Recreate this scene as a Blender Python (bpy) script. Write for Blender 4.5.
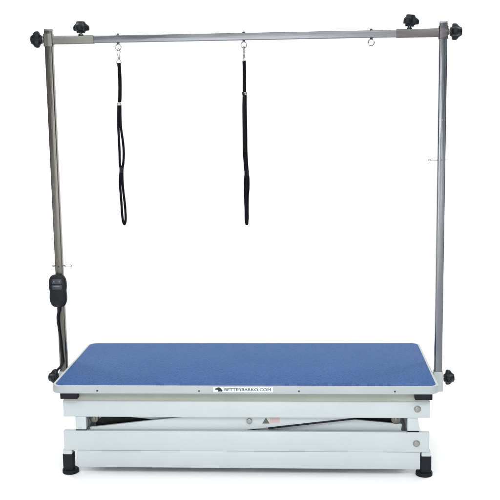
import bpy, bmesh, math, random
from mathutils import Vector, Matrix
random.seed(7)
S = bpy.context.scene
for o in list(bpy.data.objects):
    bpy.data.objects.remove(o)
COL = S.collection

# ------------------------------------------------------------------ camera
cd = bpy.data.cameras.new("camera")
cam = bpy.data.objects.new("camera", cd)
COL.objects.link(cam)
S.camera = cam
cd.sensor_width = 36.0
cd.lens = 956.69 / 500 * 36.0
cd.clip_start = 0.05
cd.clip_end = 100
r2 = Vector((0.99821835, 0.05766814, -0.01531357))
u2 = Vector((0.00619985, 0.15501381, 0.98789285))
fw = Vector((-0.05934375, 0.98622771, -0.1543801))
R = Matrix((r2, u2, -fw)).transposed().to_4x4()
cam.matrix_world = Matrix.Translation((0.1992, -2.8449, 1.171)) @ R

# ------------------------------------------------------------------ light
S.view_settings.view_transform = 'Standard'
S.view_settings.look = 'None'
S.view_settings.exposure = 0.0
S.view_settings.gamma = 1.0
W = bpy.data.worlds.new("World")
S.world = W
W.use_nodes = True
# made-up surroundings for steel reflections: grey front and rear, darkened sides, noise patches
wn, wl = W.node_tree.nodes, W.node_tree.links
w_tc = wn.new("ShaderNodeTexCoord")
w_sx = wn.new("ShaderNodeSeparateXYZ")
wl.new(w_tc.outputs["Generated"], w_sx.inputs[0])
w_ab = wn.new("ShaderNodeMath")
w_ab.operation = 'ABSOLUTE'
wl.new(w_sx.outputs["X"], w_ab.inputs[0])
w_no = wn.new("ShaderNodeTexNoise")
w_no.inputs["Scale"].default_value = 3.2
w_no.inputs["Detail"].default_value = 3
wl.new(w_tc.outputs["Generated"], w_no.inputs["Vector"])
w_mr = wn.new("ShaderNodeMapRange")
for k_, v_ in (("From Min", 0.55), ("From Max", 0.85), ("To Min", 1.0), ("To Max", 0.08)):
    w_mr.inputs[k_].default_value = v_
wl.new(w_ab.outputs[0], w_mr.inputs[0])
w_m2 = wn.new("ShaderNodeMapRange")
for k_, v_ in (("From Min", 0.35), ("From Max", 0.65), ("To Min", 0.15), ("To Max", 0.85)):
    w_m2.inputs[k_].default_value = v_
wl.new(w_no.outputs["Fac"], w_m2.inputs[0])
w_mu = wn.new("ShaderNodeMath")
w_mu.operation = 'MULTIPLY'
wl.new(w_mr.outputs[0], w_mu.inputs[0])
wl.new(w_m2.outputs[0], w_mu.inputs[1])
wl.new(w_mu.outputs[0], wn["Background"].inputs[1])
wn["Background"].inputs[0].default_value = (0.96, 0.98, 1.0, 1)


def lamp(name, loc, target, sx, sy, power, color=(1, 1, 1)):
    l = bpy.data.lights.new(name, 'AREA')
    l.shape = 'RECTANGLE'
    l.size = sx
    l.size_y = sy
    l.energy = power
    l.color = color
    o = bpy.data.objects.new(name, l)
    COL.objects.link(o)
    o.location = loc
    o.rotation_euler = (Vector(target) - Vector(loc)).to_track_quat('-Z', 'Y').to_euler()
    return o


lamp("added_overhead_light", (0.2, 0.6, 3.9), (0.2, 0.6, 0), 5.0, 3.5, 68, (1, 1, 1))  # unseen area lamp, added to whiten floor and tabletop
lamp("added_key_light", (1.5, -3.6, 3.4), (0, 0.2, 0.2), 2.4, 1.5, 88, (1, 0.99, 0.97))  # unseen key lamp, added high in front for floor and faces
lamp("added_fill_light", (-1.6, -3.6, 3.4), (0, 0.2, 0.2), 2.4, 1.5, 80, (0.95, 0.98, 1))  # second unseen lamp, added to light floor and faces from the left
lamp("added_front_light", (-0.3, -4.6, 0.95), (0, 0.2, 0.1), 2.0, 0.9, 58, (1, 0.99, 0.98))  # unseen low lamp, added to brighten the gap between the frames
lamp("backdrop_light", (-3.2, 2.6, 4.2), (-1.2, 5.5, 1.2), 2.5, 1.2, 150)
lamp("backdrop_light", (3.2, 2.6, 4.2), (1.2, 5.5, 1.2), 2.5, 1.2, 150)


# ------------------------------------------------------------------ materials
def mat(name, base, rough=0.5, metal=0.0, spec=0.5, coat=0.0):
    m = bpy.data.materials.new(name)
    m.use_nodes = True
    b = m.node_tree.nodes["Principled BSDF"]
    b.inputs["Base Color"].default_value = (*base, 1)
    b.inputs["Roughness"].default_value = rough
    b.inputs["Metallic"].default_value = metal
    b.inputs["Specular IOR Level"].default_value = spec
    b.inputs["Coat Weight"].default_value = coat
    return m


def nd(m, t, **kw):
    n = m.node_tree.nodes.new(t)
    for k, v in kw.items():
        setattr(n, k, v)
    return n


def lk(m, a, b):
    m.node_tree.links.new(a, b)


def coords(m, scale):
    tc = nd(m, "ShaderNodeTexCoord")
    mp = nd(m, "ShaderNodeMapping")
    mp.inputs["Scale"].default_value = scale
    lk(m, tc.outputs["Object"], mp.inputs[0])
    return mp.outputs[0]


def noise(m, vec, scale, detail=4, rough=0.55):
    n = nd(m, "ShaderNodeTexNoise")
    n.inputs["Scale"].default_value = scale
    n.inputs["Detail"].default_value = detail
    n.inputs["Roughness"].default_value = rough
    lk(m, vec, n.inputs["Vector"])
    return n.outputs["Fac"]


def ramp(m, fac, stops):
    r = nd(m, "ShaderNodeValToRGB")
    e = r.color_ramp.elements
    while len(e) < len(stops):
        e.new(0.5)
    for i, (p, c) in enumerate(stops):
        e[i].position = p
        e[i].color = (*c, 1) if len(c) == 3 else c
    lk(m, fac, r.inputs[0])
    return r.outputs[0]


def bump(m, fac, strength, dist=0.001):
    b = nd(m, "ShaderNodeBump")
    b.inputs["Strength"].default_value = strength
    b.inputs["Distance"].default_value = dist
    lk(m, fac, b.inputs["Height"])
    lk(m, b.outputs[0], m.node_tree.nodes["Principled BSDF"].inputs["Normal"])


def bsdf(m):
    return m.node_tree.nodes["Principled BSDF"]


def varied(name, c1, c2, nscale, rough=(0.4, 0.6), metal=0.0, stretch=(1, 1, 1), bstr=0.1, bscale=None, bdist=0.0005, lo=0.35, hi=0.65, spec=0.5):
    m = mat(name, c1, rough[0], metal, spec)
    v = coords(m, stretch)
    f = noise(m, v, nscale, 5)
    lk(m, ramp(m, f, [(lo, c1), (hi, c2)]), bsdf(m).inputs["Base Color"])
    rr = nd(m, "ShaderNodeMapRange")
    rr.inputs["From Min"].default_value = 0.3
    rr.inputs["From Max"].default_value = 0.7
    rr.inputs["To Min"].default_value = rough[0]
    rr.inputs["To Max"].default_value = rough[1]
    lk(m, f, rr.inputs[0])
    lk(m, rr.outputs[0], bsdf(m).inputs["Roughness"])
    if bstr:
        bump(m, noise(m, v, bscale or nscale * 4, 3), bstr, bdist)
    return m


M = {}
M['white'] = varied("white_powder_coat", (0.415, 0.462, 0.485), (0.455, 0.498, 0.517), 3.0, (0.38, 0.5), bstr=0.12, bscale=500, bdist=0.0004)
M['trim'] = varied("white_edge_trim", (0.31, 0.345, 0.36), (0.36, 0.395, 0.41), 4.0, (0.35, 0.5), bstr=0.06, bscale=300)
M['apron'] = varied("grey_green_steel_frame", (0.25, 0.275, 0.235), (0.30, 0.325, 0.285), 5.0, (0.4, 0.55), bstr=0.1, bscale=400)
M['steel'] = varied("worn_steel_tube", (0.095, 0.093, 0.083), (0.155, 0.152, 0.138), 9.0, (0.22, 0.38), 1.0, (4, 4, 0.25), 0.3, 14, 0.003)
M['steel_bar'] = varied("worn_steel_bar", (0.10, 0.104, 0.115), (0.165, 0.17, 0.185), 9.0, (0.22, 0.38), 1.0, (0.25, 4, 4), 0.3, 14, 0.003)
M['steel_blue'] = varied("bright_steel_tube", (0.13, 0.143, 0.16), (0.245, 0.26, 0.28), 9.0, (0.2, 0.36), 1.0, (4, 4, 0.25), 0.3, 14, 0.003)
M['sleeve'] = varied('worn_steel_sleeve', (0.115, 0.118, 0.105), (0.165, 0.168, 0.155), 9.0, (0.24, 0.38), 1.0, (0.25, 4, 4), 0.3, 14, 0.003)
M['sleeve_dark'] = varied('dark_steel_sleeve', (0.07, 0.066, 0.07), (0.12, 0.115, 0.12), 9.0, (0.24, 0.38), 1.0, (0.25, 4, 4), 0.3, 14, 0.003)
M['chrome'] = mat("zinc_plated_wire", (0.27, 0.27, 0.262), 0.25, 1.0)
M['bolt'] = varied("dull_bolt_head", (0.20, 0.21, 0.20), (0.29, 0.29, 0.28), 60, (0.35, 0.5), 0.8, bstr=0.1)
M['black'] = varied("black_moulded_plastic", (0.008, 0.009, 0.012), (0.010, 0.012, 0.015), 40, (0.38, 0.5), bstr=0.08, bscale=700, spec=0.16)
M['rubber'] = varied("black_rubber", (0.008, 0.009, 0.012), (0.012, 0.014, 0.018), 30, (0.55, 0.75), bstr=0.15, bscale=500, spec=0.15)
M['button'] = mat("dark_blue_grey_button", (0.014, 0.019, 0.03), 0.45)
M['mark'] = mat("pale_printed_mark", (0.16, 0.20, 0.25), 0.5)
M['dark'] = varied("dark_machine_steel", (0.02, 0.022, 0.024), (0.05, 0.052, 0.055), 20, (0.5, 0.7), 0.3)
M['paper'] = mat("white_vinyl_sticker", (0.58, 0.62, 0.66), 0.4)
M['ink'] = mat("black_print", (0.015, 0.016, 0.024), 0.5)
M['inkb'] = mat("solid_black_print", (0.006, 0.006, 0.008), 0.5)
M['olive'] = mat('dark_olive_print', (0.07, 0.072, 0.05), 0.5)
M['pink'] = mat("faded_red_sticker", (0.44, 0.33, 0.34), 0.5)
M['floor'] = mat("matte_white_sweep", (0.96, 0.96, 0.96), 0.9, spec=0.1)

# webbing: fine woven ribs
m = mat("black_nylon_webbing", (0.008, 0.008, 0.011), 0.8, 0.0, 0.08)
v = coords(m, (1, 1, 1))
w = nd(m, "ShaderNodeTexWave", wave_type='BANDS', bands_direction='Z')
w.inputs["Scale"].default_value = 260
lk(m, v, w.inputs[0])
lk(m, ramp(m, w.outputs["Fac"], [(0.2, (0.003, 0.003, 0.005)), (0.9, (0.009, 0.009, 0.013))]), bsdf(m).inputs[0])
bump(m, w.outputs["Fac"], 0.5, 0.0006)
M['web'] = m

# blue rubber mat: pebbled surface with small colour variation
m = mat("blue_pebbled_rubber", (0.05, 0.11, 0.29), 0.5)
v = coords(m, (1, 1, 1))
vo = nd(m, "ShaderNodeTexVoronoi")
vo.inputs["Scale"].default_value = 200
lk(m, v, vo.inputs["Vector"])
big = noise(m, v, 5, 5)
c = ramp(m, big, [(0.3, (0.009, 0.066, 0.222)), (0.7, (0.014, 0.079, 0.242))])
sp = ramp(m, vo.outputs["Distance"], [(0.0, (1.24, 1.2, 1.15)), (0.75, (0.70, 0.74, 0.8))])
mx = nd(m, "ShaderNodeMix", data_type='RGBA', blend_type='MULTIPLY')
mx.inputs["Factor"].default_value = 1.0
lk(m, c, mx.inputs[6])
lk(m, sp, mx.inputs[7])
lk(m, mx.outputs[2], bsdf(m).inputs[0])
bump(m, vo.outputs["Distance"], 0.9, -0.0012)
bsdf(m).inputs["Roughness"].default_value = 0.6
bsdf(m).inputs["Specular IOR Level"].default_value = 0.2
M['mat'] = m


# ------------------------------------------------------------------ mesh helpers
ORG = {}


def empty(name, loc, label, cat, group=None):
    o = bpy.data.objects.new(name, None)
    o.empty_display_size = 0.1
    COL.objects.link(o)
    o.location = loc
    o["label"] = label
    o["category"] = cat
    if group:
        o["group"] = group
    ORG[o] = Vector(loc)
    return o


def obj(name, bm, m, parent=None, smooth=None, label=None):
    """Link a bmesh (built in world coordinates) as ONE mesh object with its origin at its own centre."""
    bmesh.ops.recalc_face_normals(bm, faces=bm.faces)
    xs = [v.co for v in bm.verts]
    lo = Vector([min(c[i] for c in xs) for i in range(3)])
    hi = Vector([max(c[i] for c in xs) for i in range(3)])
    ctr = (lo + hi) / 2
    for v in bm.verts:
        v.co -= ctr
    me = bpy.data.meshes.new(name)
    bm.to_mesh(me)
    bm.free()
    me.materials.append(M[m])
    if smooth is not None:
        for p in me.polygons:
            p.use_smooth = True
        if smooth < 180:
            me.set_sharp_from_angle(angle=math.radians(smooth))
    o = bpy.data.objects.new(name, me)
    COL.objects.link(o)
    if parent:
        o.parent = parent
        o.location = ctr - ORG[parent]
    else:
        o.location = ctr
    ORG[o] = ctr
    if label:
        o["label"] = label
    return o


def merge(dst, src):
    me = bpy.data.meshes.new("tmp")
    src.to_mesh(me)
    src.free()
    dst.from_mesh(me)
    bpy.data.meshes.remove(me)
    return dst


def box(x0, x1, y0, y1, z0, z1, bev=0.0015, seg=2, bm=None):
    b = bmesh.new()
    bmesh.ops.create_cube(b, size=1)
    for v in b.verts:
        v.co = Vector(((x0 + x1) / 2 + v.co.x * (x1 - x0), (y0 + y1) / 2 + v.co.y * (y1 - y0), (z0 + z1) / 2 + v.co.z * (z1 - z0)))
    if bev:
        bmesh.ops.bevel(b, geom=list(b.edges), offset=bev, segments=seg, profile=0.5, affect='EDGES')
    return merge(bm, b) if bm else b


def cyl(p, q, r, n=24, bev=0.0, bm=None, r1=None):
    b = bmesh.new()
    p, q = Vector(p), Vector(q)
    d = q - p
    bmesh.ops.create_cone(b, cap_ends=True, segments=n, radius1=r, radius2=r if r1 is None else r1, depth=d.length)
    if bev:
        es = [e for e in b.edges if abs(e.verts[0].co.z - e.verts[1].co.z) < 1e-6]
        bmesh.ops.bevel(b, geom=es, offset=bev, segments=2, profile=0.5, affect='EDGES')
    mt = Matrix.Translation((p + q) / 2) @ d.to_track_quat('Z', 'Y').to_matrix().to_4x4()
    bmesh.ops.transform(b, matrix=mt, verts=b.verts)
    return merge(bm, b) if bm else b


def spline(pts, n=8):
    pts = [Vector(p) for p in pts]
    P = [pts[0] * 2 - pts[1]] + pts + [pts[-1] * 2 - pts[-2]]
    out = []
    for i in range(1, len(P) - 2):
        a, b, c, d = P[i - 1:i + 3]
        for k in range(n):
            t = k / n
            out.append(0.5 * ((2 * b) + (c - a) * t + (2 * a - 5 * b + 4 * c - d) * t * t + (3 * b - a - 3 * c + d) * t ** 3))
    out.append(pts[-1])
    return out


def sweep(pts, ra, rb=None, side=(0, 1, 0), n=10, closed=False, bm=None, sq=2.0):
    """Sweep an ellipse (ra along the in-plane normal, rb along side) over a path."""
    rb = rb or ra
    b = bm or bmesh.new()
    pts = [Vector(p) for p in pts]
    N = len(pts)
    side = Vector(side)
    rings = []
    for i, p in enumerate(pts):
        if closed:
            t = pts[(i + 1) % N] - pts[i - 1]
        else:
            t = pts[min(i + 1, N - 1)] - pts[max(i - 1, 0)]
        t.normalize()
        s = side - t * side.dot(t)
        if s.length < 1e-4:
            s = Vector((1, 0, 0)) - t * t.x
        s.normalize()
        a = t.cross(s)
        ring = []
        for k in range(n):
            th = 2 * math.pi * k / n
            cc, ss = math.cos(th), math.sin(th)
            ex = 2.0 / sq
            cc = math.copysign(abs(cc) ** ex, cc)
            ss = math.copysign(abs(ss) ** ex, ss)
            ring.append(b.verts.new(p + a * (ra * cc) + s * (rb * ss)))
        rings.append(ring)
    for i in range(N if closed else N - 1):
        A, B = rings[i], rings[(i + 1) % N]
        for k in range(n):
            b.faces.new((A[k], A[(k + 1) % n], B[(k + 1) % n], B[k]))
    if not closed:
        b.faces.new(rings[0][::-1])
        b.faces.new(rings[-1])
    return b


def torus(c, R1, r, axis=(0, 1, 0), sx=1.0, n=28, bm=None):
    ax = Vector(axis).normalized()
    u = ax.orthogonal().normalized() if abs(ax.z) > 0.9 else Vector((0, 0, 1)) - ax * ax.z
    u.normalize()
    w = ax.cross(u)
    pts = [Vector(c) + u * (R1 * math.cos(2 * math.pi * k / n)) + w * (R1 * sx * math.sin(2 * math.pi * k / n)) for k in range(n)]
    return sweep(pts, r, r, ax, 8, True, bm)


def rrect(x0, x1, y0, y1, r, n=8):
    out = []
    for cx, cy, a0 in ((x1 - r, y1 - r, 0), (x0 + r, y1 - r, 90), (x0 + r, y0 + r, 180), (x1 - r, y0 + r, 270)):
        for k in range(n + 1):
            a = math.radians(a0 + 90 * k / n)
            out.append((cx + r * math.cos(a), cy + r * math.sin(a)))
    return out


def loft(loops, cap=True):
    b = bmesh.new()
    rs = [[b.verts.new(p) for p in lp] for lp in loops]
    n = len(rs[0])
    for A, B in zip(rs, rs[1:]):
        for k in range(n):
            b.faces.new((A[k], A[(k + 1) % n], B[(k + 1) % n], B[k]))
    if cap:
        b.faces.new(rs[0][::-1])
        b.faces.new(rs[-1])
    return b


def tube(x0, x1, y0, y1, z0, z1, axis, wall=0.002, r=0.0042, closed_ends=False):
    """Hollow square tube with rounded corners along axis 'x' or 'z'."""
    if axis == 'z':
        f = lambda a, b_, t: (a, b_, t)
        A = (x0, x1, y0, y1)
        t0, t1 = z0, z1
    else:
        f = lambda a, b_, t: (t, a, b_)
        A = (y0, y1, z0, z1)
        t0, t1 = x0, x1
    o = rrect(A[0], A[1], A[2], A[3], r, 5)
    i = rrect(A[0] + wall, A[1] - wall, A[2] + wall, A[3] - wall, max(r - wall, 0.0008), 5)
    lp = [[f(a, c_, t0) for a, c_ in i], [f(a, c_, t0) for a, c_ in o]]
    n = 14
    for k in range(1, n):
        lp.append([f(a, c_, t0 + (t1 - t0) * k / n) for a, c_ in o])
    lp += [[f(a, c_, t1) for a, c_ in o], [f(a, c_, t1) for a, c_ in i]]
    lp.append([f(a, c_, t0) for a, c_ in i])
    return loft(lp, cap=False)


def knob_bm(base, d, rot=0.0, rad=0.0285, h=0.036):
    """Three lobed star knob: base point, direction pointing outwards."""
    N = 60
    prof = [(0.30, 0.0), (0.46, 0.0), (0.50, 0.10), (0.62, 0.18), (0.93, 0.22), (1.0, 0.30), (1.0, 0.52), (0.95, 0.62), (0.80, 0.72), (0.62, 0.80), (0.50, 0.94), (0.44, 1.0), (0.20, 1.0), (0.16, 0.95)]
    lps = []
    for f_, t in prof:
        ring = []
        for k in range(N):
            a = 2 * math.pi * k / N
            lob = 0.5 + 0.5 * math.cos(3 * (a + rot))
            lob = lob ** 0.8
            mix = max(0.0, min(1.0, (f_ - 0.45) / 0.4))
            rr = rad * f_ * (1 - mix * 0.42 * (1 - lob))
            ring.append(Vector((rr * math.cos(a), rr * math.sin(a), h * t)))
        lps.append(ring)
    b = loft(lps)
    mt = Matrix.Translation(base) @ Vector(d).to_track_quat('Z', 'Y').to_matrix().to_4x4()
    bmesh.ops.transform(b, matrix=mt, verts=b.verts)
    return b


# ------------------------------------------------------------------ setting
bm = bmesh.new()
vs = [bm.verts.new(p) for p in ((-9, -7, 0), (9, -7, 0), (9, 3.5, 0), (-9, 3.5, 0))]
bm.faces.new(vs)
fl = obj('floor', bm, 'floor')
fl["kind"] = "structure"
bm = bmesh.new()
prof = [(3.5, 0.0)] + [(3.5 + 2.0 * math.sin(math.radians(a)), 2.0 - 2.0 * math.cos(math.radians(a))) for a in range(6, 91, 6)] + [(5.5, 6.0)]
pv = [(bm.verts.new((-9, y, z)), bm.verts.new((9, y, z))) for y, z in prof]
for a, b_ in zip(pv, pv[1:]):
    bm.faces.new((a[0], a[1], b_[1], b_[0]))
bd = obj('backdrop', bm, 'floor', smooth=180)
bd["kind"] = "structure"

# ------------------------------------------------------------------ grooming table
T = empty('grooming_table', (0, 0.26, 0), "low white electric dog grooming table with blue top and tall steel overhead frame", "grooming table")
H = 0.3024
Y0, Y1 = -0.008, 0.530


def rl(ins, z, r=0.030):
    return [(x, y, z) for x, y in rrect(-0.600 + ins, 0.600 - ins, Y0 + ins, Y1 - ins, r - ins * 0.6)]


tt = obj('tabletop', loft([rl(0.003, 0.2772), rl(0.0, 0.2790), rl(0.0, 0.2995), rl(0.0008, 0.3014), rl(0.0025, H), rl(0.0075, H), rl(0.0082, H - 0.0005), rl(0.0084, H - 0.003)]), 'trim', T, 35)
obj('rubber_mat', loft([rl(0.0088, H - 0.0028), rl(0.0088, H - 0.0008), rl(0.0096, H - 0.0001), rl(0.0112, H + 0.0002)]), 'mat', tt, 35)
for x in (-0.4541, -0.1358, 0.1724, 0.4647):
    b = cyl((x, Y0 - 0.0012, 0.2872), (x, Y0 + 0.002, 0.2872), 0.0028, 16, 0.0006)
    obj('screw', b, 'dark', tt, 30)

# sticker on the front edge
st = obj('sticker', loft([[(x, Y0 - 0.0001, z) for x, z in rrect(-0.0920, 0.0926, 0.2838, 0.3006, 0.001, 3)],
                          [(x, Y0 - 0.0005, z) for x, z in rrect(-0.0920, 0.0926, 0.2838, 0.3006, 0.001, 3)]]), 'paper', T)
cu = bpy.data.curves.new("lettering", 'FONT')
cu.body = "BETTERBARKO.COM"
cu.size = 1.0
cu.align_x = 'CENTER'
cu.align_y = 'CENTER'
cu.extrude = 0.0
to = bpy.data.objects.new("tmp_text", cu)
COL.objects.link(to)
dg = bpy.context.evaluated_depsgraph_get()
me = bpy.data.meshes.new_from_object(to.evaluated_get(dg))
bm = bmesh.new()
bm.from_mesh(me)
bpy.data.objects.remove(to)
bpy.data.curves.remove(cu)
bpy.data.meshes.remove(me)
xs = [v.co.x for v in bm.verts]
ys = [v.co.y for v in bm.verts]
w0, w1, h0, h1 = min(xs), max(xs), min(ys), max(ys)
for v in bm.verts:
    v.co = Vector((-0.0570 + (v.co.x - w0) / (w1 - w0) * 0.1430, Y0 - 0.0008, 0.2876 + (v.co.y - h0) / (h1 - h0) * 0.0088))
b2 = bm.copy()
for v in b2.verts:
    v.co += Vector((0.00045, -0.0001, 0.00015))
merge(bm, b2)
obj('lettering', bm, 'ink', st)
dog = [(0.00, 0.55), (0.03, 0.70), (0.12, 0.78), (0.30, 0.86), (0.42, 1.0), (0.60, 0.97), (0.76, 0.84), (0.86, 0.62), (1.0, 0.30), (0.96, 0.10), (0.84, 0.02), (0.66, 0.10), (0.50, 0.0), (0.40, 0.12), (0.44, 0.34), (0.30, 0.46), (0.12, 0.44)]
bm = bmesh.new()
fr = [bm.verts.new((-0.0868 + 0.0235 * a, Y0 - 0.0011, 0.2852 + 0.0140 * c_)) for a, c_ in dog]
bk = [bm.verts.new((v.co.x, Y0 - 0.0004, v.co.z)) for v in fr]
bm.faces.new(fr)
bm.faces.new(bk[::-1])
for k in range(len(fr)):
    bm.faces.new((fr[k - 1], fr[k], bk[k], bk[k - 1]))
obj('dog_emblem', bm, 'inkb', st)

# support frame under the tabletop
YB = 0.0255
YE = 0.505
sf = bmesh.new()
box(-0.569, 0.572, 0.019, 0.040, 0.2462, 0.2768, 0.002, 2, sf)
box(-0.569, 0.572, 0.470, 0.500, 0.2462, 0.2768, 0.002, 2, sf)
for x in (-0.55, -0.18, 0.18, 0.52):
    box(x, x + 0.03, 0.0665, 0.4698, 0.2475, 0.2765, 0.002, 2, sf)
sfo = obj('support_frame', sf, 'apron', T, 30)
for x0, x1 in ((-0.5735, -0.518), (0.5262, 0.5795)):
    for y0, y1 in ((-0.003, 0.0188), (0.5003, 0.519)):
        obj('end_cap', box(x0, x1, y0, y1, 0.2580, 0.2768, 0.002), 'rubber', sfo, 30)

# lifting frame (upper and lower) ------------------------------------------------
uf = bmesh.new()
box(-0.5735, 0.5770, YB, YB + 0.014, 0.1912, 0.2449, 0.002, 2, uf)
box(-0.5735, 0.5770, YE - 0.040, YE, 0.1912, 0.2449, 0.002, 2, uf)
box(-0.5340, -0.5030, YB + 0.0142, YE - 0.0402, 0.1915, 0.2446, 0.002, 2, uf)
box(0.5085, 0.5400, YB + 0.0142, YE - 0.0402, 0.1915, 0.2446, 0.002, 2, uf)
ufo = obj('upper_frame', uf, 'white', T, 30)
lf = bmesh.new()
box(-0.5753, 0.5753, YB, YB + 0.014, 0.0805, 0.1456, 0.002, 2, lf)
box(-0.5753, 0.5753, YE - 0.014, YE, 0.0805, 0.1456, 0.002, 2, lf)
box(-0.5345, -0.5035, YB + 0.0142, YE - 0.0142, 0.0808, 0.1453, 0.002, 2, lf)
box(0.5085, 0.5440, YB + 0.0142, YE - 0.0142, 0.0808, 0.1453, 0.002, 2, lf)
lfo = obj('lower_frame', lf, 'white', T, 30)
bs = bmesh.new()
box(-0.5340, 0.5480, YB + 0.0015, YB + 0.036, 0.0240, 0.0800, 0.0015, 2, bs)
box(-0.5340, 0.5480, YE - 0.036, YE - 0.0015, 0.0240, 0.0800, 0.0015, 2, bs)
for x in (-0.36, 0.0, 0.36):
    box(x - 0.02, x + 0.02, YB + 0.0362, YE - 0.0362, 0.030, 0.070, 0.002, 2, bs)
obj('base_rail', bs, 'white', T, 30)


def bolt(x, z, y, parent, r=0.0098):
    b = cyl((x, y - 0.0015, z), (x, y + 0.002, z), r * 1.12, 28, 0.0005)
    cyl((x, y - 0.0050, z), (x, y - 0.0014, z), r * 0.92, 28, 0.0014, b)
    obj('bolt', b, 'bolt', parent, 30)


bolt(0.5375, 0.2209, YB, ufo)
bolt(0.5357, 0.1094, YB, lfo)

# stop blocks between the frames
for x0, x1 in ((-0.5362, -0.5019), (0.5071, 0.5399)):
    for y0 in (YB + 0.001, YE - 0.041):
        b = box(x0, x1, y0, y0 + 0.040, 0.1492, 0.1910, 0.0015)
        if x0 > 0:
            for v in b.verts:
                if v.co.x > x1 - 0.002 and v.co.z < 0.16:
                    v.co.x += 0.006
        sbk = obj('stop_block', b, 'white', ufo, 30)
        obj('stop_pad', box(x0 + 0.0005, x1 + (0.004 if x0 > 0 else -0.0005), y0 + 0.0008, y0 + 0.039, 0.1457, 0.1491, 0.0006, 1), 'rubber', sbk, 30)

# legs and feet
for sx in (-1, 1):
    for yy in (YB + 0.019, YE - 0.019):
        x = 0.5665 * sx
        lg = obj('leg', box(x - 0.0140, x + 0.0140, yy - 0.0155, yy + 0.0155, 0.030, 0.0803, 0.0015), 'white', T, 30)
        rb = [[(a, c_, z) for a, c_ in rrect(x - w, x + w, yy - w, yy + w, rr)] for w, rr, z in
              ((0.0155, 0.006, 0.0125), (0.0165, 0.006, 0.0135), (0.0170, 0.006, 0.0300), (0.0168, 0.006, 0.0645), (0.0160, 0.005, 0.0660), (0.0143, 0.004, 0.0660))]
        bm = loft(rb)
        cx = 0.5625 * sx
        cyl((cx, yy, 0.0002), (cx, yy, 0.0125), 0.0262, 36, 0.002, bm)
        obj('foot', bm, 'rubber', lg, 35)


# scissor arms ----------------------------------------------------------------
def arm(x0, z0, x1, z1, y0, y1, hh):
    """flat bar between two end centres in the xz plane, thickness y0..y1"""
    d = Vector((x1 - x0, 0, z1 - z0))
    L = d.length
    ang = math.atan2(d.z, d.x)
    b = box(-L / 2, L / 2, y0, y1, -hh / 2, hh / 2, 0.002)
    mt = Matrix.Translation(((x0 + x1) / 2, 0, (z0 + z1) / 2)) @ Matrix.Rotation(-ang, 4, 'Y')
    bmesh.ops.transform(b, matrix=mt, verts=b.verts)
    return b


for ya, yb_, yc, yd in ((0.0415, 0.0515, 0.0535, 0.0635), (0.4505, 0.4615, 0.4375, 0.4485)):
    a1 = arm(-0.490, 0.1184, 0.360, 0.2204, ya, yb_, 0.066)
    o1 = obj('scissor_arm', a1, 'white', T, 30)
    a2 = arm(-0.360, 0.2140, 0.490, 0.1290, yc, yd, 0.066)
    o2 = obj('scissor_arm', a2, 'white', T, 30)
    if ya < 0.2:
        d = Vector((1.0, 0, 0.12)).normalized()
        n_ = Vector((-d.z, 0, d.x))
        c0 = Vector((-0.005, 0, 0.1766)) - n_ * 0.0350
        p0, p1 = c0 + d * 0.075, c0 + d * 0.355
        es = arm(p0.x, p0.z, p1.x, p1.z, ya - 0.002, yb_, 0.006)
        obj('shade_strip', es, 'rubber', o1, 30)  # shade line under the arm, added as a strip in rubber black
        for x, z in ((0.015, 0.1745),):
            b = cyl((x, ya - 0.006, z), (x, ya + 0.002, z), 0.0095, 6, 0.001)
            obj('pivot_nut', b, 'bolt', o1, 30)
        ws = obj('warning_sticker', box(0.080, 0.110, ya - 0.0006, ya - 0.0001, 0.168, 0.185, 0), 'pink', o1, label="small faded red sticker on the lifting arm")
        tri = [(0.056, 0.1665), (0.079, 0.1665), (0.0675, 0.186)]
        obj('warning_triangle', loft([[(a, ya - 0.0008, c_) for a, c_ in tri], [(a, ya - 0.0001, c_) for a, c_ in tri]]), 'olive', o1, label="dark olive triangle beside the red sticker")
# rollers and cross shafts, motor
for x, z in ((-0.470, 0.184), (0.470, 0.184)):
    obj('cross_shaft', cyl((x, 0.0665, z - 0.002), (x, 0.434, z - 0.002), 0.010, 20), 'bolt', T, 40)
obj('back_light_block', box(-0.4900, 0.4840, 0.105, 0.130, 0.092, 0.2350, 0.002), 'dark', T, 30)  # dark beam added to block light coming through from the rear
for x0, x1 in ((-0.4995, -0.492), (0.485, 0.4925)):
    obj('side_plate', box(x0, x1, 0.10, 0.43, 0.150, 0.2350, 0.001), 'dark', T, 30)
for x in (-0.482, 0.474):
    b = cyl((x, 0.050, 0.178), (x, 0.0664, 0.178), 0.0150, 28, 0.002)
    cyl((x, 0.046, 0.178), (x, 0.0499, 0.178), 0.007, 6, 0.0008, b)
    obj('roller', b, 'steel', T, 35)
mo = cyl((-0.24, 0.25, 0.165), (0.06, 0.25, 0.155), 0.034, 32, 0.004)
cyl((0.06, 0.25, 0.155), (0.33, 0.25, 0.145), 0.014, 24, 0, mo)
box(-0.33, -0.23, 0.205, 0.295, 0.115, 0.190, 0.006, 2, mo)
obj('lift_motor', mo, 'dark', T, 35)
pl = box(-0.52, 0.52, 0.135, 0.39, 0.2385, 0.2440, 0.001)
obj('mounting_plate', pl, 'dark', T, 30)

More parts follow.
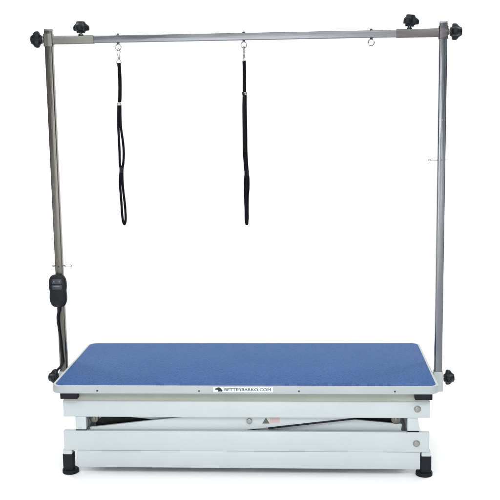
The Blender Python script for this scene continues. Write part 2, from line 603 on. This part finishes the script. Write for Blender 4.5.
# posts, sockets, crossbar ------------------------------------------------------
YP = 0.2998
XP = 0.6363
hw = 0.0128
for sx in (-1, 1):
    x = sx * XP
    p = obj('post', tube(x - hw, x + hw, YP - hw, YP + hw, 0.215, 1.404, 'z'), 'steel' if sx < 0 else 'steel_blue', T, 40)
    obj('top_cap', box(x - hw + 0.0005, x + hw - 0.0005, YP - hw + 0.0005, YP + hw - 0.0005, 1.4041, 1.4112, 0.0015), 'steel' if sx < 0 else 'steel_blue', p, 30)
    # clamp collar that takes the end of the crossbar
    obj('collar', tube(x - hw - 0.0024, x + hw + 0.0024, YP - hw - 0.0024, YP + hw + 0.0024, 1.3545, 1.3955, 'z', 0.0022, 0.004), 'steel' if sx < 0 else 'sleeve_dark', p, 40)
    # adjustment holes
    for z in ((1.0993, 1.0609, 0.9711) if sx > 0 else (0.628,)):
        b = cyl((x, YP - hw - 0.0004, z), (x, YP - hw + 0.001, z), 0.0032, 16)
        obj('adjustment_hole', b, 'dark' if sx < 0 else 'chrome', p, 30)
    # white socket welded to the table frame, with a clamp knob
    s0 = tube(x - 0.0160, x + 0.0160, YP - 0.0160, YP + 0.0160, 0.195, 0.264, 'z', 0.0028, 0.003)
    xa, xb = sorted((sx * 0.5775, sx * 0.6200))
    box(xa, xb, YP - 0.014, YP + 0.014, 0.205, 0.240, 0.0015, 2, s0)
    so = obj('post_socket', s0, 'white', T, 35)
    b = cyl((x + sx * 0.0155, YP, 0.2395), (x + sx * 0.0225, YP, 0.2395), 0.0055, 16)
    kb = knob_bm((x + sx * 0.0200, YP, 0.2395), (sx, 0, 0), math.pi if sx > 0 else 0.0, 0.0285, 0.034)
    k = obj('clamp_knob', kb, 'black', so, 40)
    obj('stud', b, 'chrome', k, 40)

ZC = 1.3745
cb = obj('crossbar', tube(-0.492, 0.492, YP - 0.0115, YP + 0.0115, ZC - 0.0118, ZC + 0.0118, 'x', 0.002, 0.0025), 'steel_bar', T, 40)
for sx in (-1, 1):
    x0, x1 = sorted((sx * 0.4875, sx * (XP - hw - 0.0026)))
    sl = obj('sleeve', tube(x0, x1, YP - 0.0138, YP + 0.0138, ZC - 0.0136, ZC + 0.0136, 'x', 0.0021, 0.003), 'sleeve' if sx < 0 else 'sleeve_dark', cb, 40)
    kx = 0.5295 * sx
    kb = knob_bm((kx, YP, ZC + 0.0215), (0.10 if sx > 0 else 0.0, 0, 1), math.radians(30) if sx < 0 else math.radians(95), 0.0292, 0.037)
    k = obj('clamp_knob', kb, 'black', cb, 40)
    b = cyl((kx, YP, ZC + 0.0130), (kx, YP, ZC + 0.0225), 0.0052, 16)
    cyl((kx, YP, ZC + 0.0137), (kx, YP, ZC + 0.0185), 0.0092, 6, 0.0006, b)
    obj('stud', b, 'chrome', k, 40)
    # end knob that bolts the post against the bar
    xe = sx * (XP + hw + 0.0085)
    kb = knob_bm((xe, YP, ZC + 0.003), (sx, 0, 0), math.radians(60) if sx < 0 else math.radians(180), 0.0290, 0.037)
    k = obj('clamp_knob', kb, 'black', cb, 40)
    b = cyl((sx * (XP + hw + 0.002), YP, ZC + 0.003), (xe + sx * 0.001, YP, ZC + 0.003), 0.0058, 16)
    cyl((sx * (XP + hw + 0.0026), YP, ZC + 0.003), (sx * (XP + hw + 0.0056), YP, ZC + 0.003), 0.011, 20, 0.0006, b)
    obj('stud', b, 'chrome', k, 40)

HX = (-0.4085, 0.0004, 0.4088)
for x in HX:
    b = cyl((x, YP, ZC - 0.0175), (x, YP, ZC + 0.0200), 0.0026, 12, 0.0005)
    cyl((x, YP, ZC + 0.0119), (x, YP, ZC + 0.0155), 0.0052, 6, 0.0005, b)
    cyl((x, YP, ZC - 0.0158), (x, YP, ZC - 0.0119), 0.0052, 6, 0.0005, b)
    a = 0.25
    torus((x, YP, ZC - 0.0262), 0.0098, 0.0019, (math.sin(a), math.cos(a), 0), 1.0, 32, b)
    obj('eye_bolt', b, 'chrome', cb, 40)

posts = [o for o in T.children if o.name.startswith('post') and 'socket' not in o.name]
pl_, pr_ = sorted(posts, key=lambda o: o.location.x)
# retaining pins through the posts
zp = 0.6285
b = cyl((-0.6570, YP, zp), (-0.6200, YP, zp), 0.0017, 10)
torus((-0.6565, YP, zp), 0.0034, 0.0013, (0, 1, 0), 1, 16, b)
lp = [(-0.6215, YP - 0.001, zp), (-0.615, YP - 0.006, zp + 0.003), (-0.606, YP - 0.010, zp + 0.0055), (-0.597, YP - 0.008, zp + 0.0045), (-0.5935, YP - 0.003, zp + 0.0005),
      (-0.597, YP + 0.002, zp - 0.004), (-0.606, YP + 0.004, zp - 0.0048), (-0.615, YP + 0.003, zp - 0.003), (-0.6215, YP + 0.001, zp - 0.0005)]
sweep(spline(lp, 5), 0.0012, n=8, side=(0, 1, 0.2), bm=b)
obj('retaining_pin', b, 'chrome', pl_, 60)
zp = 0.9705
b = cyl((0.6000, YP, zp), (0.6575, YP, zp), 0.0015, 10)
torus((0.5985, YP, zp + 0.0005), 0.0030, 0.0014, (0.3, 1, 0), 1, 16, b)
obj('retaining_pin', b, 'chrome', pr_, 60)


# ------------------------------------------------------------------ nooses
def noose(name, x, turn, label, strands, z_slider, z_lock, z_end, tw, lw):
    """strands: list of (z, left offset, right offset) for the two sides of the loop"""
    t = empty(name, (x, YP, ZC - 0.036), label, "grooming noose", "grooming nooses hanging from the crossbar")
    ct, sn = math.cos(turn), math.sin(turn)

    def rot(b):
        bmesh.ops.transform(b, matrix=Matrix.Translation((x, YP, 0)) @ Matrix.Rotation(turn, 4, 'Z'), verts=b.verts)
        return b
    # swivel snap hook
    z0 = ZC - 0.0360
    b = bmesh.new()
    hk = [(0.004, 0, z0 - 0.012), (0.0052, 0, z0 - 0.004), (0.0035, 0, z0 + 0.003), (0, 0, z0 + 0.0052), (-0.0038, 0, z0 + 0.002), (-0.0050, 0, z0 - 0.005), (-0.0042, 0, z0 - 0.014), (0, 0, z0 - 0.019)]
    sweep(spline(hk, 5), 0.0015, n=8, side=(0, 1, 0), bm=b)
    cyl((0.004, 0, z0 - 0.012), (0.0008, 0, z0 - 0.020), 0.0013, 8, 0, b)
    cyl((0, 0, z0 - 0.018), (0, 0, z0 - 0.030), 0.0030, 14, 0.0008, b)
    cyl((0, 0, z0 - 0.022), (0, 0, z0 - 0.025), 0.0044, 14, 0.0006, b)
    obj('snap_hook', rot(b), 'chrome', t, 50)
    zr = z0 - 0.0365
    b = bmesh.new()
    dr = [(-0.0066, 0, zr - 0.006), (-0.0070, 0, zr), (-0.004, 0, zr + 0.0062), (0, 0, zr + 0.0075), (0.004, 0, zr + 0.0062), (0.0070, 0, zr), (0.0066, 0, zr - 0.006)]
    sweep(spline(dr, 5), 0.0014, n=8, bm=b)
    cyl((-0.0066, 0, zr - 0.006), (0.0066, 0, zr - 0.006), 0.0013, 8, 0, b)
    obj('swivel_ring', rot(b), 'chrome', t, 50)
    # strap from ring to slider, then the loop
    zt = zr - 0.0045
    o0, o1 = strands[0][1], strands[0][2]
    top = spline([(0, 0, zt), (0.0008, 0, zt - 0.02), (0.001, 0, (zt + z_slider) / 2), (-0.001, 0, z_slider + 0.02), ((o0 + o1) / 2, 0, z_slider)], 6)
    b = sweep(top, *tw, n=12, sq=3.0)
    sweep([(0, 0.0, zt + 0.001), (0, 0, zt - 0.010)], 0.0060, 0.0044, n=12, sq=3.0, bm=b)
    L = [(a, 0.0006, z) for z, a, c_ in strands]
    Rr = [(c_, -0.0006, z) for z, a, c_ in strands]
    e = strands[-1]
    mid = (e[1] + e[2]) / 2
    path = L + [(e[1] + 0.001, 0, e[0] - 0.006), (mid, 0, z_end + 0.003), (e[2] - 0.001, 0, e[0] - 0.006)] + Rr[::-1]
    sweep(spline(path, 6), *lw, n=12, sq=3.0, bm=b)
    obj('strap', rot(b), 'web', t, 50)
    b = box(-0.0066, 0.0066, -0.0070, 0.0070, z_slider - 0.0055, z_slider + 0.0055, 0.0018)
    for v in b.verts:
        v.co.x += (o0 + o1) / 2
    obj('slider', rot(b), 'chrome', t, 35)
    ml = min(strands, key=lambda s: abs(s[0] - z_lock))
    b = box(-0.0060, 0.0060, -0.0072, 0.0072, z_lock - 0.010, z_lock + 0.010, 0.003)
    for v in b.verts:
        v.co.x += (ml[1] + ml[2]) / 2
    obj('cord_lock', rot(b), 'rubber', t, 35)
    return t


noose('grooming_noose', HX[0], 0.12, "black strap noose nearest the hand control, its two strands spread into open loops",
      [(1.1640, -0.0065, -0.0005), (1.12, -0.0085, -0.0015), (1.085, -0.0095, -0.0005), (1.045, -0.0088, 0.0038), (1.010, -0.0085, 0.0055), (0.975, -0.0088, 0.0030), (0.952, -0.0070, -0.0010), (0.925, -0.0095, -0.0020), (0.895, -0.0105, -0.0015), (0.870, -0.0095, 0.0002), (0.835, -0.0082, 0.0030), (0.800, -0.0072, 0.0042), (0.782, -0.0055, 0.0035)],
      1.1665, 0.950, 0.7655, (0.0060, 0.0032), (0.0043, 0.0052))
noose('grooming_noose', HX[1], 1.2, "black strap noose on the middle eye bolt, hanging closed as one thick straight line",
      [(1.1915, -0.0030, 0.0030), (1.15, -0.0065, 0.0020), (1.08, -0.0080, 0.0030), (1.01, -0.0085, 0.0020), (0.955, -0.0020, 0.0070), (0.935, 0.0020, 0.0100), (0.915, -0.0030, 0.0150), (0.885, -0.0040, 0.0140), (0.860, -0.0050, 0.0080), (0.815, -0.0030, 0.0050), (0.785, -0.0035, 0.0045)],
      1.1935, 0.935, 0.7625, (0.0034, 0.0062), (0.0040, 0.0052))

# ------------------------------------------------------------------ hand control with its cable
RX = -0.6375
yf = YP - hw
hc = empty('hand_control', (RX, yf - 0.012, 0.548), "black hand control hung on the steel post, its cable running down behind the table", "hand control")
NS = 22
lps = []


def remote_loop(y, sc):
    """outline: rounded top, slight waist, rounded bottom"""
    out = []
    n = 64
    for k in range(n):
        a = 2 * math.pi * k / n
        ca, sa = math.cos(a), math.sin(a)
        ex = 2 / 3.6
        px = math.copysign(abs(ca) ** ex, ca)
        pz = math.copysign(abs(sa) ** ex, sa)
        zz = pz * 0.0560
        half = 0.0308 - 0.0028 * math.exp(-((zz + 0.004) / 0.014) ** 2) - 0.0030 * max(0, -pz) ** 3
        out.append((RX + px * half * sc, y, 0.5480 + zz * (sc + (1 - sc) * 0.4)))
    return out


yb0 = yf - 0.0015
bm = loft([remote_loop(yb0, 0.86), remote_loop(yb0 - 0.003, 0.96), remote_loop(yb0 - 0.009, 1.0), remote_loop(yb0 - 0.018, 0.99), remote_loop(yb0 - 0.022, 0.94), remote_loop(yb0 - 0.0245, 0.84)])
body = obj('housing', bm, 'black', hc, 50)
for z0, z1 in ((0.5740, 0.5900), (0.5545, 0.5705)):
    bt = loft([[(x, yb0 - 0.0240, z) for x, z in rrect(RX - 0.017, RX + 0.017, z0, z1, 0.004, 5)],
               [(x, yb0 - 0.0262, z) for x, z in rrect(RX - 0.017, RX + 0.017, z0, z1, 0.004, 5)],
               [(x, yb0 - 0.0270, z) for x, z in rrect(RX - 0.0155, RX + 0.0155, z0 + 0.0012, z1 - 0.0012, 0.003, 5)]])
    bo = obj('button', bt, 'button', hc, 40)
    zc_ = (z0 + z1) / 2
    up = z0 > 0.57
    bm = bmesh.new()
    for xx in ((RX - 0.009, RX + 0.009) if up else ()):
        tri = [(xx - 0.0026, zc_ - 0.002), (xx + 0.0026, zc_ - 0.002), (xx, zc_ + 0.0028)]
        lo = [bm.verts.new((a, yb0 - 0.0271, c_)) for a, c_ in tri]
        hi = [bm.verts.new((a, yb0 - 0.0268, c_)) for a, c_ in tri]
        bm.faces.new(lo)
        bm.faces.new(hi[::-1])
        for k in range(3):
            bm.faces.new((lo[k - 1], lo[k], hi[k], hi[k - 1]))
    if not up:
        box(RX - 0.012, RX + 0.010, yb0 - 0.0272, yb0 - 0.0268, zc_ + 0.0028, zc_ + 0.0040, 0, 1, bm)
    obj('button_mark', bm, 'mark', bo)
b = cyl((RX - 0.001, yf - 0.011, 0.497), (RX - 0.001, yf - 0.011, 0.476), 0.0056, 20, 0.001, r1=0.0042)
obj('strain_relief', b, 'rubber', hc, 40)
pts = [(RX - 0.001, yf - 0.011, 0.480), (-0.6450, yf - 0.010, 0.455), (-0.6440, yf - 0.005, 0.420), (-0.6400, yf - 0.0045, 0.380), (-0.6385, yf - 0.0048, 0.345), (-0.6370, yf - 0.006, 0.315), (-0.6360, yf - 0.013, 0.296), (-0.6410, yf - 0.022, 0.285), (-0.6520, yf - 0.024, 0.272),
       (-0.6560, yf - 0.022, 0.250), (-0.6460, yf - 0.020, 0.215), (-0.6200, yf - 0.010, 0.186), (-0.5850, yf + 0.0, 0.180)]
b = sweep(spline(pts, 8), 0.0042, n=12)
obj('cable', b, 'black', hc, 60)
